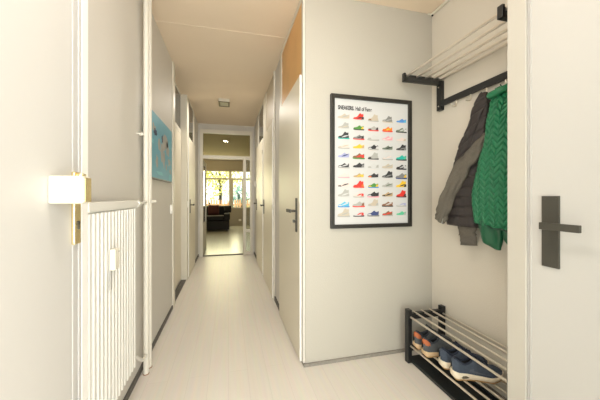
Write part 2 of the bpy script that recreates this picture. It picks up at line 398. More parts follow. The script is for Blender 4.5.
cushion('dark red cushion leaning on the black sofa back', -.50, 10.17, .53, .38, .34, mat('dark_red_fabric', (.06, .012, .01), .85))
cushion('black cushion leaning at the right end of the black sofa', -.03, 10.22, .605, .26, .24, SOFA)
# low side table with small plant pot behind the sofa
L = (-.68, 10.9, 0)
t = thing('plant_stand', 'dark plant stand behind the sofa under the window', 'stand', L)
bx('top', BLACKW, -.80, -.56, 10.8, 11.04, .74, .76, t, L, .003)
for x in (-.78, -.58):
    for y in (10.82, 11.02): bx('leg', BLACKW, x-.012, x+.012, y-.012, y+.012, 0, .74, t, L)
L = (-.68, 10.92, .76)
t = thing('potted_plant', 'small potted plant silhouetted before the living room window', 'plant', L)
MB().tube([(-.68, 10.92, .76), (-.68, 10.92, .86)], [.04, .055], 16).build('pot', IRON, t, L)
m = MB()
LEAF = mat('dark_leaf', (.05, .09, .03), .6)
for i in range(16):
    a = random.uniform(0, 2*PI); r = random.uniform(.03, .09); h = random.uniform(.03, .10)
    p = Vector((-.68, 10.92, .862)); q = p+Vector((r*math.cos(a), r*math.sin(a), h)); sd = Vector((-math.sin(a), math.cos(a), 0))*.014
    mid = (p+q)/2+Vector((0, 0, .015)); m.add([p, mid-sd, q, mid+sd, mid+Vector((0, 0, .003))], [(0, 1, 4), (1, 2, 4), (2, 3, 4), (3, 0, 4)])
m.build('foliage', LEAF, t, L)

# ------------------------------------------------------------------ outside
GRASS = mat('lawn_green', (.14, .20, .05), .9, var=.3, vscale=3)
o = MB().box(-14, 14, 11.55, 40, -.3, -.1).build('lawn', GRASS); tag(o, 'lawn outside the living room windows', 'lawn', kind=S)
FEN = mat('red_brown_fence_wood', (.70, .40, .22), .7, var=.2, vscale=8)
L = (0, 13.3, -.1)
t = thing('garden_fence', 'reddish brown picket fence outside the living room window', 'fence', L)
m = MB(); x = -4.0
while x < 4:
    m.box(x, x+.07, 13.3, 13.32, -.05, 1.0+.02*random.random()); x += .115
m.build('pickets', FEN, t, L)
MB().box(-4, 4, 13.32, 13.36, .2, .27).box(-4, 4, 13.32, 13.36, .75, .82).build('rail', FEN, t, L)
for x in (-4, -2, 0, 2, 4): bx('post', FEN, x-.04, x+.04, 13.36, 13.44, -.1, .95, t, L)
def tree(label, x, y, h, r, col, n=900, seed=1, leaf=.10):
    rn = random.Random(seed); L = (x, y, -.1)
    t = thing('garden_tree', label, 'tree', L, group=None)
    MB().tube([(x, y, -.1), (x+.05, y, h*.4), (x-.05, y+.1, h*.75)], [.13, .09, .03], 10).build('trunk', BLACKW, t, L)
    m = MB()
    for k in range(7):
        a = rn.uniform(0, 2*PI); z = h*rn.uniform(.3, .55)
        m.tube([(x, y, z), (x+r*.45*math.cos(a), y+r*.45*math.sin(a), z+h*.18), (x+r*.8*math.cos(a), y+r*.8*math.sin(a), z+h*.3)], [.04, .025, .01], 6)
    m.build('branches', BLACKW, t, L)
    m = MB()
    for i in range(n):
        while True:
            u = Vector((rn.uniform(-1, 1), rn.uniform(-1, 1), rn.uniform(-1, 1)))
            if u.length < 1 and noise.noise(u*2.2+Vector((seed, 0, 0))) > -.22: break
        p = Vector((x+u.x*r, y+u.y*r, h*.6+u.z*h*.42)); s = leaf*rn.uniform(.6, 1.3)
        a = Vector((rn.gauss(0, 1), rn.gauss(0, 1), rn.gauss(0, 1))).normalized(); b = a.orthogonal().normalized()
        m.add([p-a*s, p-b*s*.5, p+a*s, p+b*s*.5], [(0, 1, 2, 3)])
    lm = mat('leaf_'+str(seed), col, .7, var=.2, vscale=2)
    lm.node_tree.nodes['Principled BSDF'].inputs['Transmission Weight'].default_value = 0
    m.build('foliage', lm, t, L)
tree('yellow-green tree behind the fence at the left of the window', -2.2, 16.5, 4.2, 1.3, (.62, .62, .14), 1500, 11)
tree('bright yellow-green tree behind the fence in the middle', -.55, 19.6, 4.4, 1.5, (.72, .68, .20), 1300, 12)
tree('blue-green shrub-like tree behind the fence right of the mullion', .6, 15.6, 1.75, .55, (.16, .34, .33), 700, 13, .06)
tree('tall green tree farthest right behind the fence', 2.6, 19.8, 4.6, 1.4, (.55, .60, .18), 1200, 14)

# ------------------------------------------------------------------ radiator
L = (-.575, 1.46, .208)
t = thing('radiator', 'white ribbed panel radiator on the left wall', 'radiator', L)
m = MB(); y0, y1, z0, z1 = 1.2135, 1.785, .208, 1.116
m.box(-.526, -.518, y0, y1, z0, z1)
n = 15; pit = (y1-y0)/n
for i in range(n):
    c = y0+pit*(i+.5)
    poly = [(c-pit*.36, 0), (c-pit*.24, .012), (c+pit*.24, .012), (c+pit*.36, 0)]
    m.prism(poly, lambda p, z: (-.5185+p[1], p[0], z), z0+.012, z1-.006)
m.build('front_panel', RAD, t, L, .0015)
m = MB().box(-.526, -.504, y0, y1, 1.117, 1.156).box(-.556, -.526, y0, y0+.006, z0+.02, 1.156).box(-.556, -.526, y1-.006, y1, z0+.02, 1.156)
m.build('casing', RAD, t, L, .004)
m = MB()
yy = y0+.008
while yy < y1-.01:
    m.box(-.555, -.527, yy, yy+.004, 1.148, 1.155); yy += .012
m.box(-.556, -.552, y0+.006, y1-.006, 1.140, 1.155)
m.build('top_grille', RAD, t, L)
bx('back_panel', RAD, -.568, -.557, y0+.005, y1-.007, z0+.01, 1.11, t, L, .002)
for yy in (1.3, 1.70): bx('bracket', RAD, -.5749, -.5685, yy-.015, yy+.015, .3, 1.0, t, L)
v = MB().tube([(-.52, 1.786, 1.135), (-.52, 1.82, 1.135)], .016, 14).tube([(-.52, 1.82, 1.135), (-.52, 1.868, 1.135)], [.021, .019], 16)
v.tube([(-.52, 1.868, 1.135), (-.523, 2.024, 1.14)], .008, 10)
v.build('radiator_valve', RAD, t, L, smooth=True)
MB().tube([(-.52, 1.786, .265), (-.52, 1.82, .25), (-.522, 1.88, .20), (-.525, 1.97, .145), (-.527, 2.045, .135)], .010, 12).build('return_pipe', RAD, t, L, smooth=True)
m = MB().box(-.506, -.482, 1.40, 1.452, .852, .945)
a = m.build('heat_meter', PLAST, t, L, .005, seg=3)
MB().tube([(-.4815, 1.442, .93), (-.4805, 1.442, .93)], .003, 10).build('meter_seal', IRON, a, L)
bx('sensor_strip', mat('grey_sensor', (.5, .49, .46), .5), -.5065, -.502, 1.405, 1.425, .765, .85, t, L, .001)
# pipes
L = (-.53, 2.065, 0)
PIPE = mat('pipe_paint', (.72, .69, .62), .4, bump=.15, bscale=30)
t = thing('heating_pipe', 'front of two white vertical heating pipes, nearer the radiator', 'pipe', L)
MB().tube([(-.53, 2.065, .004), (-.53, 2.065, 2.599)], .0165, 20).build('riser', PIPE, t, L, smooth=True)
MB().tube([(-.53, 2.065, 0), (-.53, 2.065, .004)], .0195, 20).build('floor_rosette', RUST, t, L)
MB().tube([(-.575, 2.02, 1.583), (-.535, 2.04, 1.583)], .006, 10).tube([(-.552, 2.028, 1.583), (-.545, 2.034, 1.583)], .012, 12).build('pipe_clamp', PIPE, t, L)
MB().tube([(-.53, 2.047, 1.140), (-.53, 2.03, 1.140)], .012, 12).build('tee_joint', PIPE, t, L)
L = (-.53, 2.14, 0)
t = thing('heating_pipe', 'rear of two white vertical heating pipes, beside the blue map', 'pipe', L)
MB().tube([(-.53, 2.14, .004), (-.53, 2.14, 2.599)], .0165, 20).build('riser', PIPE, t, L, smooth=True)
MB().tube([(-.53, 2.14, 0), (-.53, 2.14, .004)], .0195, 20).build('floor_rosette', RUST, t, L)
MB().tube([(-.512, 2.12, 1.142), (-.495, 2.15, 1.142)], .011, 12).build('joint', PIPE, t, L)

# ------------------------------------------------------------------ map canvas
L = (-.565, 2.62, 1.57)
t = thing('wall_map', 'light blue unframed world map canvas on the left wall', 'picture', L)
MAPB = mat('map_blue', (.13, .38, .50), .5, var=.12, vscale=5)
LAND = mat('map_land', (.36, .36, .34), .6, var=.25, vscale=12)
NAVY = mat('map_navy', (.015, .035, .09), .6)
TEAL = mat('map_teal', (.20, .52, .60), .6)
bx('canvas', MAPB, -.574, -.550, 2.17, 3.055, 1.322, 1.822, t, L, .002)
def blob(cy, cz, ry, rz, sd, mb, mi, d=.0006):
    n = 26; poly = []
    for k in range(n):
        a = 2*PI*k/n; r = 1+.45*noise.noise(Vector((math.cos(a)*1.6+sd*7.3, math.sin(a)*1.6, sd)))*1.6+.15*noise.noise(Vector((math.cos(a)*5, math.sin(a)*5, sd*3)))
        poly.append((cy+ry*r*math.cos(a), cz+rz*r*math.sin(a)))
    for i in range(n):
        p = poly[i]; poly[i] = (min(3.05, max(2.175, p[0])), min(1.817, max(1.327, p[1])))
    mb.prism(poly, lambda p, x: (x, p[0], p[1]), -.5502, -.5500+d, mi)
m = MB()
for i, (cy, cz, ry, rz) in enumerate([(2.75, 1.66, .10, .06), (2.62, 1.56, .06, .07), (2.70, 1.50, .035, .06), (2.86, 1.60, .07, .06), (2.93, 1.50, .05, .035), (2.52, 1.60, .045, .04), (2.45, 1.45, .03, .05), (2.36, 1.70, .05, .03), (2.97, 1.41, .035, .02), (2.80, 1.44, .02, .03)]):
    blob(cy, cz, ry, rz, i+1, m, 0)
blob(2.30, 1.60, .05, .02, 21, m, 2); blob(2.98, 1.36, .06, .03, 23, m, 2, .0008); blob(2.55, 1.37, .1, .015, 24, m, 2)
blob(2.40, 1.675, .045, .028, 31, m, 1, .0012); blob(2.63, 1.665, .02, .035, 33, m, 1, .0012)
m.build('map_print', [LAND, NAVY, TEAL], t, L)
bx('lower_batten', mat('batten_grey', (.25, .25, .25), .5), -.574, -.547, 2.17, 3.055, 1.314, 1.3215, t, L)

# ------------------------------------------------------------------ ceiling lamp
L = (-.06, 4.365, H)
t = thing('ceiling_light', 'small square flush light on the corridor ceiling', 'light fitting', L)
m = MB().box(-.14, .015, 4.25, 4.262, 2.555, 2.6).box(-.14, .015, 4.468, 4.48, 2.555, 2.6).box(-.14, -.128, 4.262, 4.468, 2.555, 2.6).box(.003, .015, 4.262, 4.468, 2.555, 2.6)
m.build('housing', WHITE, t, L, .002)
m = MB().box(-.142, .017, 4.248, 4.27, 2.548, 2.555).box(-.142, .017, 4.46, 4.482, 2.548, 2.555).box(-.142, -.118, 4.27, 4.46, 2.548, 2.555).box(-.007, .017, 4.27, 4.46, 2.548, 2.555)
m.build('rim', mat('bronze_rim', (.09, .065, .035), .4), t, L, .001)
bx('diffuser', mat('grey_frosted_diffuser', (.30, .27, .22), .3), -.1175, -.0075, 4.271, 4.459, 2.552, 2.558, t, L)

# ------------------------------------------------------------------ poster
L = (1.02, 1.87, 1.425)
t = thing('framed_poster', 'black framed white poster with eleven rows of small coloured sneakers', 'poster', L)
x0, x1, z0, z1 = .696, 1.344, .95, 1.90
m = MB(); fw = .027
m.box(x0, x0+fw, 1.855, 1.884, z0, z1).box(x1-fw, x1, 1.855, 1.884, z0, z1).box(x0+fw, x1-fw, 1.855, 1.884, z0, z0+fw).box(x0+fw, x1-fw, 1.855, 1.884, z1-fw, z1)
m.build('frame', BLACKW, t, L, .002)
bx('paper', PAPER, x0+fw, x1-fw, 1.872, 1.878, z0+fw, z1-fw, t, L)
def text(body, x, z, size, sx, mt, name, bold=0):
    cu = bpy.data.curves.new('txt', 'FONT'); cu.body = body; cu.size = size; cu.offset = bold; cu.extrude = .0004
    o = bpy.data.objects.new('txt', cu); C.objects.link(o)
    dg = bpy.context.evaluated_depsgraph_get(); me = bpy.data.meshes.new_from_object(o.evaluated_get(dg))
    wd = max(v.co.x for v in me.vertices)-min(v.co.x for v in me.vertices)
    me.name = name
    for v in me.vertices:
        cx, cy, cz = v.co; v.co = (x+cx*sx-L[0], 1.8712-cz-L[1], z+cy-L[2])
    me.materials.clear(); me.materials.append(mt)
    r = bpy.data.objects.new(name, me); C.objects.link(r); r.parent = t
    bpy.data.objects.remove(o); return wd*sx
wd = text('SNEAKERS.', .752, 1.797, .039, .66, INK, 'title_text', .0016)
text('Hall of Fame', .752+wd+.010, 1.797, .039, .66, INK, 'title_text', .0011)
cols = {}
def cmat(c):
    if c not in cols: cols[c] = mat('print_%d' % len(cols), c, .5)
    return cols[c]
W_ = (.58, .58, .59); LG = (.40, .40, .385); BG = (.52, .45, .36); BK = (.03, .03, .035); RD = (.72, .04, .03); GY = (.22, .22, .22)
GR = (.08, .26, .05); YL = (.80, .52, .04); OR = (.85, .18, .03); BL = (.08, .25, .60); PK = (.80, .35, .42); TL = (.02, .42, .36); NV = (.05, .07, .20)
SK = (.08, .45, .68); BR = (.24, .11, .06); PP = (.72, .60, .56); MR = (.32, .03, .04); TN = (.48, .34, .18); LV = (.36, .38, .62); OG = (.16, .20, .15); MT = (.10, .50, .30)
grid = [  # body, accent, sole, high
 [(BG, LG, W_, 0), (RD, BK, W_, 1), (BG, BR, LG, 1), (GY, LG, BG, 1), (BL, SK, W_, 0)],
 [(LG, BG, W_, 1), (GR, YL, BK, 0), (LG, BK, RD, 0), (OR, YL, RD, 0), (OG, W_, BK, 0)],
 [(BK, W_, TL, 1), (GY, BK, RD, 0), (W_, LG, LG, 0), (PK, PP, W_, 0), (PP, BG, W_, 0)],
 [(PP, BG, LG, 0), (YL, TN, W_, 0), (BK, W_, LG, 0), (OG, BK, W_, 0), (BK, GY, W_, 1)],
 [(LV, NV, W_, 0), (BR, RD, GR, 0), (LG, BK, BK, 1), (W_, PP, LG, 0), (TL, MT, BK, 0)],
 [(BK, W_, LG, 0), (BK, GY, W_, 0), (W_, LG, W_, 0), (BG, LG, W_, 0), (BK, W_, BK, 0)],
 [(PP, W_, PK, 0), (TN, YL, W_, 0), (BK, OR, W_, 0), (BK, GY, W_, 1), (GY, YL, NV, 0)],
 [(PP, BK, W_, 0), (RD, OR, RD, 1), (GR, YL, BL, 0), (LG, OG, W_, 0), (YL, BK, W_, 1)],
 [(LG, W_, W_, 1), (PP, RD, LG, 0), (BK, W_, PK, 0), (TN, BK, W_, 0), (RD, BK, BK, 1)],
 [(SK, W_, BL, 0), (LG, BR, RD, 0), (BG, LG, W_, 1), (BR, W_, BK, 0), (W_, LV, LG, 0)],
 [(BG, LG, LG, 1), (W_, RD, BK, 0), (NV, W_, GY, 0), (BR, RD, LG, 0), (MT, LG, W_, 0)]]
UP0 = [(-.046, .002), (-.049, .009), (-.046, .016), (-.036, .020), (-.024, .021), (-.010, .029), (.002, .039), (.010, .041), (.015, .033), (.026, .029), (.036, .033), (.043, .038), (.045, .026), (.043, .004)]
UP1 = [(-.046, .002), (-.049, .009), (-.046, .016), (-.036, .021), (-.022, .023), (-.008, .034), (.000, .048), (.008, .060), (.016, .058), (.024, .051), (.038, .055), (.041, .046), (.039, .030), (.044, .020), (.044, .004)]
SO = [(-.052, .006), (-.048, -.004), (-.03, -.006), (.046, -.006), (.050, .001), (.047, .006), (0, .002), (-.03, .003)]
AC = [[(-.020, .008), (.008, .014), (.040, .026), (.030, .030), (.004, .024), (-.010, .016)],
      [(-.045, .005), (-.045, .012), (-.028, .016), (-.016, .008), (-.02, .004)],
      [(.018, .006), (.043, .006), (.043, .028), (.030, .026), (.024, .014)]]
keys = []; m = MB(); mats = []
def mi(c):
    q = cmat(c)
    if q not in mats: mats.append(q)
    return mats.index(q)
for r in range(11):
    for c in range(5):
        body, acc, sole, hi = grid[r][c]
        cx = .797+.1165*c; cz = 1.730-.0695*r; sc = random.uniform(.86, .98); sz = sc*random.uniform(.85, 1.0)
        fn = lambda p, y: (cx+p[0]*sc, y, cz+p[1]*sz)
        m.prism(UP1 if hi else UP0, fn, 1.8719, 1.8714, mi(body))
        m.prism(SO, fn, 1.8719, 1.8711, mi(sole))
        k = (r*3+c*2) % 3
        m.prism(AC[k], fn, 1.8716, 1.8709, mi(acc))
        if (r+c) % 2: m.prism(AC[(k+1) % 3], fn, 1.8716, 1.8707, mi(acc))
        m.box(cx-.028, cx+.026, 1.8714, 1.8719, cz-.0105, cz-.0088, mi(PP))
m.build('sneaker_print', mats, t, L)

# ------------------------------------------------------------------ coat rack
L = (1.543, 1.40, 2.0)
t = thing('coat_rack', 'wall rack with black brackets, steel tube hat shelf and silver hooks', 'coat rack', L)
TX = [1.245, 1.325, 1.40, 1.47, 1.527]
for yy in (1.7775, 1.035):
    m = MB().box(1.513, 1.543, yy-.0225, yy+.0225, 1.815, 2.03)
    m.box(1.215, 1.513, yy-.014, yy+.014, 2.0, 2.032)
    for a, b_ in zip([1.2155]+[x+.011 for x in TX[:-1]], [x-.011 for x in TX]): m.box(a, b_, yy-.014, yy+.014, 2.032, 2.048)
    m.box(1.213, 1.228, yy-.014, yy+.014, 2.0, 2.06)
    br = m.build('bracket', BLACK, t, L, .002)
    for zz in (1.845, 1.985):
        MB().tube([(1.513, yy, zz), (1.510, yy, zz)], .005, 10).build('screw', NICKEL, br, L)
for x in TX:
    MB().tube([(x, 1.010, 2.043), (x, 1.80, 2.043)], .0085, 14).build('shelf_tube', TUBE, t, L, smooth=True)
bx('hook_rail', BLACK, 1.513, 1.531, 1.0635, 1.7535, 1.841, 1.882, t, L, .002)
for yy in (1.62, 1.50, 1.385, 1.262, 1.14):
    m = MB().tube([(1.522, yy, 1.8405), (1.521, yy, 1.806), (1.515, yy, 1.798), (1.488, yy, 1.798), (1.480, yy, 1.803), (1.480, yy, 1.812)], .004, 10)
    m.box(1.5215, 1.5245, yy-.005, yy+.005, 1.808, 1.8405)
    m.build('hook', NICKEL, t, L, smooth=True)

# ------------------------------------------------------------------ garments
def garment(mb, zt, yL, yR, xc, dep, nz, nt, disp=None, fold=.006, seed=0, pw=.8, mi=0, cap=True, skew=None, groove_shade=None):
    z0 = min(zt); z1 = max(zt); rows = []; dv = []
    for i in range(nz+1):
        z = z1+(z0-z1)*i/nz
        l = interp(yL, z); r = interp(yR, z); x = interp(xc, z); d_ = interp(dep, z)
        c = (l+r)/2; hw = (l-r)/2; row = []
        for k in range(nt):
            a = 2*PI*k/nt; ca, sa = math.cos(a), math.sin(a)
            px = -abs(sa)**pw*math.copysign(1, sa); py = abs(ca)**.9*math.copysign(1, ca)
            y = c+hw*py
            f = fold*(noise.noise(Vector((y*16+seed, z*3.0, sa*1.2)))*1.4+.5*noise.noise(Vector((y*40, z*8+seed, 0))))
            dd = disp(y, z) if disp else 0
            off = f+dd; dv.append(dd)
            nx_ = px; ny_ = py
            zz = z+(skew(y) if skew else 0)*((z1-z)/(z1-z0))**3
            row.append((x+px*d_+nx_*off, y+ny_*off*.5, zz))
        rows.append(row)
    st = len(mb.f); mb.grid(rows, cap=cap, mi=mi)
    if disp and groove_shade is not None:
        o = len(mb.v)-len(rows)*nt
        for q in range(st, len(mb.f)):
            f = mb.f[q]
            if len(f) == 4 and sum(dv[i-o] for i in f)/4 < groove_shade: mb.m[q] = 1  # low groove faces get a darker material, painting shade into the creases
def tri(u): return abs((u % 1)-.5)*2
def chev(y, z):
    w = .030; s = .034
    u = (y+.10*(z-1.4)*(1.24-y)*3+.010*math.sin(z*5))/w
    v = (z+tri(u/2)*.036)/s
    g1 = min(1, (1-tri(u))/.16)
    g2 = min(1, (1-tri(v))/.40)
    return .013*(g1**.6)*(g2**.7)-.008
GREEN = mat('green_quilted_nylon', (.010, .165, .072), .45, var=.12, vscale=25, spec=.5)
GREENL = mat('green_satin_lining', (.005, .095, .042), .35, bump=.25, bscale=60)
GDARK = mat('dark_green_binding', (.006, .05, .03), .5)  # binding colour, also used as painted crease shade in the shell's grooves
L = (1.47, 1.262, 1.80)
t = thing('green_jacket', 'green chevron-quilted jacket hanging on the rack nearest the door frame', 'jacket', L)
m = MB()
yLg = [(1.79, 1.275), (1.74, 1.285), (1.66, 1.287), (1.50, 1.315), (1.36, 1.35), (1.18, 1.385), (1.02, 1.372)]
yRg = [(1.79, 1.235), (1.74, 1.20), (1.66, 1.14), (1.50, 1.065), (1.30, 1.025), (1.0, 1.012)]
xcg = [(1.79, 1.478), (1.6, 1.447), (1.2, 1.435), (1.0, 1.44)]
dg_ = [(1.79, .018), (1.74, .035), (1.6, .055), (1.3, .066), (1.0, .058)]
garment(m, (1.785, 1.01), yLg, yRg, xcg, dg_, 300, 320, chev, .009, 3, skew=lambda y: (y-1.24)*.12, groove_shade=-.0055)
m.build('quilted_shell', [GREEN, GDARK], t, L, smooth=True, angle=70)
m = MB()
garment(m, (1.04, .885), [(1.04, 1.352), (.96, 1.335), (.92, 1.31), (.885, 1.245)], [(1.04, 1.20), (.95, 1.205), (.885, 1.215)], [(1.04, 1.425), (.9, 1.43)], [(1.04, .036), (.92, .028), (.885, .012)], 40, 60, None, .014, 9)
garment(m, (1.02, .905), [(1.02, 1.20), (.95, 1.195), (.905, 1.165)], [(1.02, 1.02), (.905, 1.03)], [(1.04, 1.43), (.9, 1.44)], [(1.02, .036), (.905, .014)], 30, 60, None, .012, 5)
m.build('lining', GREENL, t, L, smooth=True, angle=70)
m = MB(); pts = []
for i in range(25):
    y = 1.372-(1.372-1.02)*i/24; sgn = math.sqrt(max(0, 1-((y-1.192)/.182)**2))
    pts.append((1.44-.060*sgn**.8-.003, y, 1.012+(y-1.24)*.12+.004*math.sin(i)))
m.tube(pts, .004, 8)
m.build('hem_binding', GDARK, t, L, smooth=True)
m = MB()
pts = [(1.485, 1.285, 1.765), (1.455, 1.292, 1.755), (1.430, 1.275, 1.745), (1.418, 1.245, 1.742), (1.425, 1.21, 1.75), (1.45, 1.19, 1.765), (1.48, 1.195, 1.775)]
m.tube(pts, [.016, .019, .02, .021, .02, .019, .016], 14)
m.build('collar', GREEN, t, L, smooth=True)
MB().tube([(1.478, 1.245, 1.785), (1.474, 1.255, 1.805), (1.483, 1.262, 1.8078), (1.490, 1.27, 1.803), (1.485, 1.275, 1.785)], .003, 8).build('hanging_loop', GDARK, t, L)

CHAR = mat('charcoal_nylon', (.036, .030, .030), .5, var=.12, vscale=20, spec=.35, bump=.25, bscale=110)
HEATH = mat('grey_heather_knit', (.135, .122, .102), .95, spec=.2, var=.35, vscale=160, bump=.4, bscale=260)
CUFF = mat('dark_grey_rib_knit', (.11, .10, .085), .9, var=.2, vscale=120, bump=.3, bscale=200)
ZIP = mat('zip_metal', (.5, .5, .48), .3, metal=1)
L = (1.47, 1.385, 1.80)
t = thing('grey_jacket', 'charcoal quilted jacket with grey knit sleeves hanging left of the green jacket', 'jacket', L)
def quilt(y, z):
    sl = .55 if z > 1.32 else .05
    q = (z + sl*(y-1.4))/.062
    g = min(1, (1-tri(q))/.35)
    u = (y+.35*(z-1.4))/.085
    g3 = min(1, (1-tri(u))/.16) if z > 1.32 else 1
    return .010*min(g, g3)**.6-.006
m = MB()
yLd = [(1.80, 1.392), (1.76, 1.412), (1.68, 1.442), (1.48, 1.535), (1.31, 1.605), (1.15, 1.635), (.98, 1.64)]
yRd = [(1.80, 1.358), (1.72, 1.325), (1.5, 1.352), (1.36, 1.385), (1.18, 1.412), (.98, 1.405)]
xcd = [(1.80, 1.483), (1.6, 1.478), (1.0, 1.478)]
dd_ = [(1.80, .014), (1.74, .032), (1.5, .046), (1.0, .044)]
garment(m, (1.80, .985), yLd, yRd, xcd, dd_, 200, 200, quilt, .008, 14, groove_shade=-.0035)
m.build('quilted_body', [CHAR, BLACK], t, L, smooth=True, angle=70)  # black on the groove faces is painted crease shade
def sleeve(mb, path, nt=48, fold=.006, seed=0, mi=0):
    """path rows: (x,y,z,halfwidth,depth)"""
    P_ = []
    for i in range(len(path)-1):
        for k in range(10):
            u = k/10; P_.append([a+(b-a)*u for a, b in zip(path[i], path[i+1])])
    P_.append(list(path[-1]))
    for _ in range(6):
        P_ = [P_[0]]+[[(a+2*b+c)/4 for a, b, c in zip(P_[i-1], P_[i], P_[i+1])] for i in range(1, len(P_)-1)]+[P_[-1]]
    rows = []
    for i, p in enumerate(P_):
        a = P_[max(0, i-1)]; b = P_[min(len(P_)-1, i+1)]
        ty, tz = b[1]-a[1], b[2]-a[2]; ln = math.hypot(ty, tz); ty /= ln; tz /= ln
        ny, nz = -tz, ty; row = []
        for k in range(nt):
            an = 2*PI*k/nt; c, s_ = math.cos(an), math.sin(an)
            f = fold*noise.noise(Vector((c*1.5+seed, s_*1.5, i*.22)))*1.6
            row.append((p[0]-s_*(p[4]+f), p[1]+ny*c*(p[3]+f), p[2]+nz*c*(p[3]+f)))
        rows.append(row)
    mb.grid(rows, mi=mi)
m = MB()
sleeve(m, [(1.440, 1.315, 1.54, .012, .006), (1.430, 1.375, 1.445, .040, .022), (1.425, 1.465, 1.37, .054, .028), (1.420, 1.56, 1.22, .056, .032), (1.418, 1.625, 1.07, .050, .030), (1.418, 1.655, 1.01, .046, .026)], seed=2, fold=.010)
m.build('sleeve', HEATH, t, L, smooth=True, angle=60)
m = MB()
sleeve(m, [(1.480, 1.50, 1.05, .05, .018), (1.478, 1.485, .99, .066, .024), (1.476, 1.478, .930, .064, .026)], seed=7, fold=.008)
s2 = m.build('lower_sleeve', HEATH, t, L, smooth=True, angle=60)
m = MB()
sleeve(m, [(1.476, 1.478, .940, .060, .022), (1.476, 1.472, .90, .062, .024), (1.476, 1.468, .868, .060, .021)], seed=9, fold=.003)
m.build('cuff', CUFF, s2, L, smooth=True, angle=60)
MB().tube([(1.405, 1.610, 1.03), (1.400, 1.614, 1.00), (1.402, 1.615, .995)], .004, 8).build('zip_pull', ZIP, t, L)
MB().tube([(1.478, 1.372, 1.785), (1.474, 1.378, 1.806), (1.483, 1.385, 1.8078), (1.490, 1.393, 1.803), (1.485, 1.398, 1.785)], .003, 8).build('hanging_loop', BLACK, t, L)

# ------------------------------------------------------------------ shoe rack
L = (1.39, 1.40, 0)
t = thing('shoe_rack', 'low black and steel tube shoe rack on the alcove floor', 'shoe rack', L)
for yy in (1.755, .9965):
    hy = .020 if yy > 1.5 else .015
    for x in (1.241, 1.521):
        bx('post', BLACK, x-.016, x+.016, yy-hy, yy+hy, 0, .375, t, L, .003)
    m = MB().box(1.2575, 1.5045, yy-.014, yy+.014, .305, .335)
    for a, b_ in ((1.2575, 1.291), (1.307, 1.361), (1.377, 1.431), (1.447, 1.5045)): m.box(a, b_, yy-.016, yy+.016, .335, .348)
    m.build('end_bar', BLACK, t, L, .002)
    m = MB().box(1.2575, 1.5045, yy-.014, yy+.014, .085, .115)
    m.build('lower_end_bar', BLACK, t, L, .002)
for x in (1.246, 1.299, 1.369, 1.439, 1.515):
    MB().tube([(x, .985, .343), (x, 1.785, .343)] if x > 1.29 and x < 1.5 else [(x, 1.012, .325), (x, 1.7345, .325)], .0065, 14).build('shelf_tube', TUBE, t, L, smooth=True)
for x in (1.246, 1.311, 1.377, 1.443, 1.515):
    MB().tube([(x, 1.012, .122), (x, 1.7345, .122)], .0065, 14).build('shelf_tube', TUBE, t, L, smooth=True)
o = MB().box(1.252, 1.494, 1.0, 1.80, .002, .012).box(1.252, 1.262, 1.0, 1.80, .012, .022).box(1.484, 1.494, 1.0, 1.80, .012, .022).build('shoe_tray', mat('black_slate_tray', (.014, .018, .021), .35, bump=.5, bscale=18), None, (0, 0, 0), .002)
tag(o, 'shallow black boot tray on the floor under the shoe rack', 'tray')

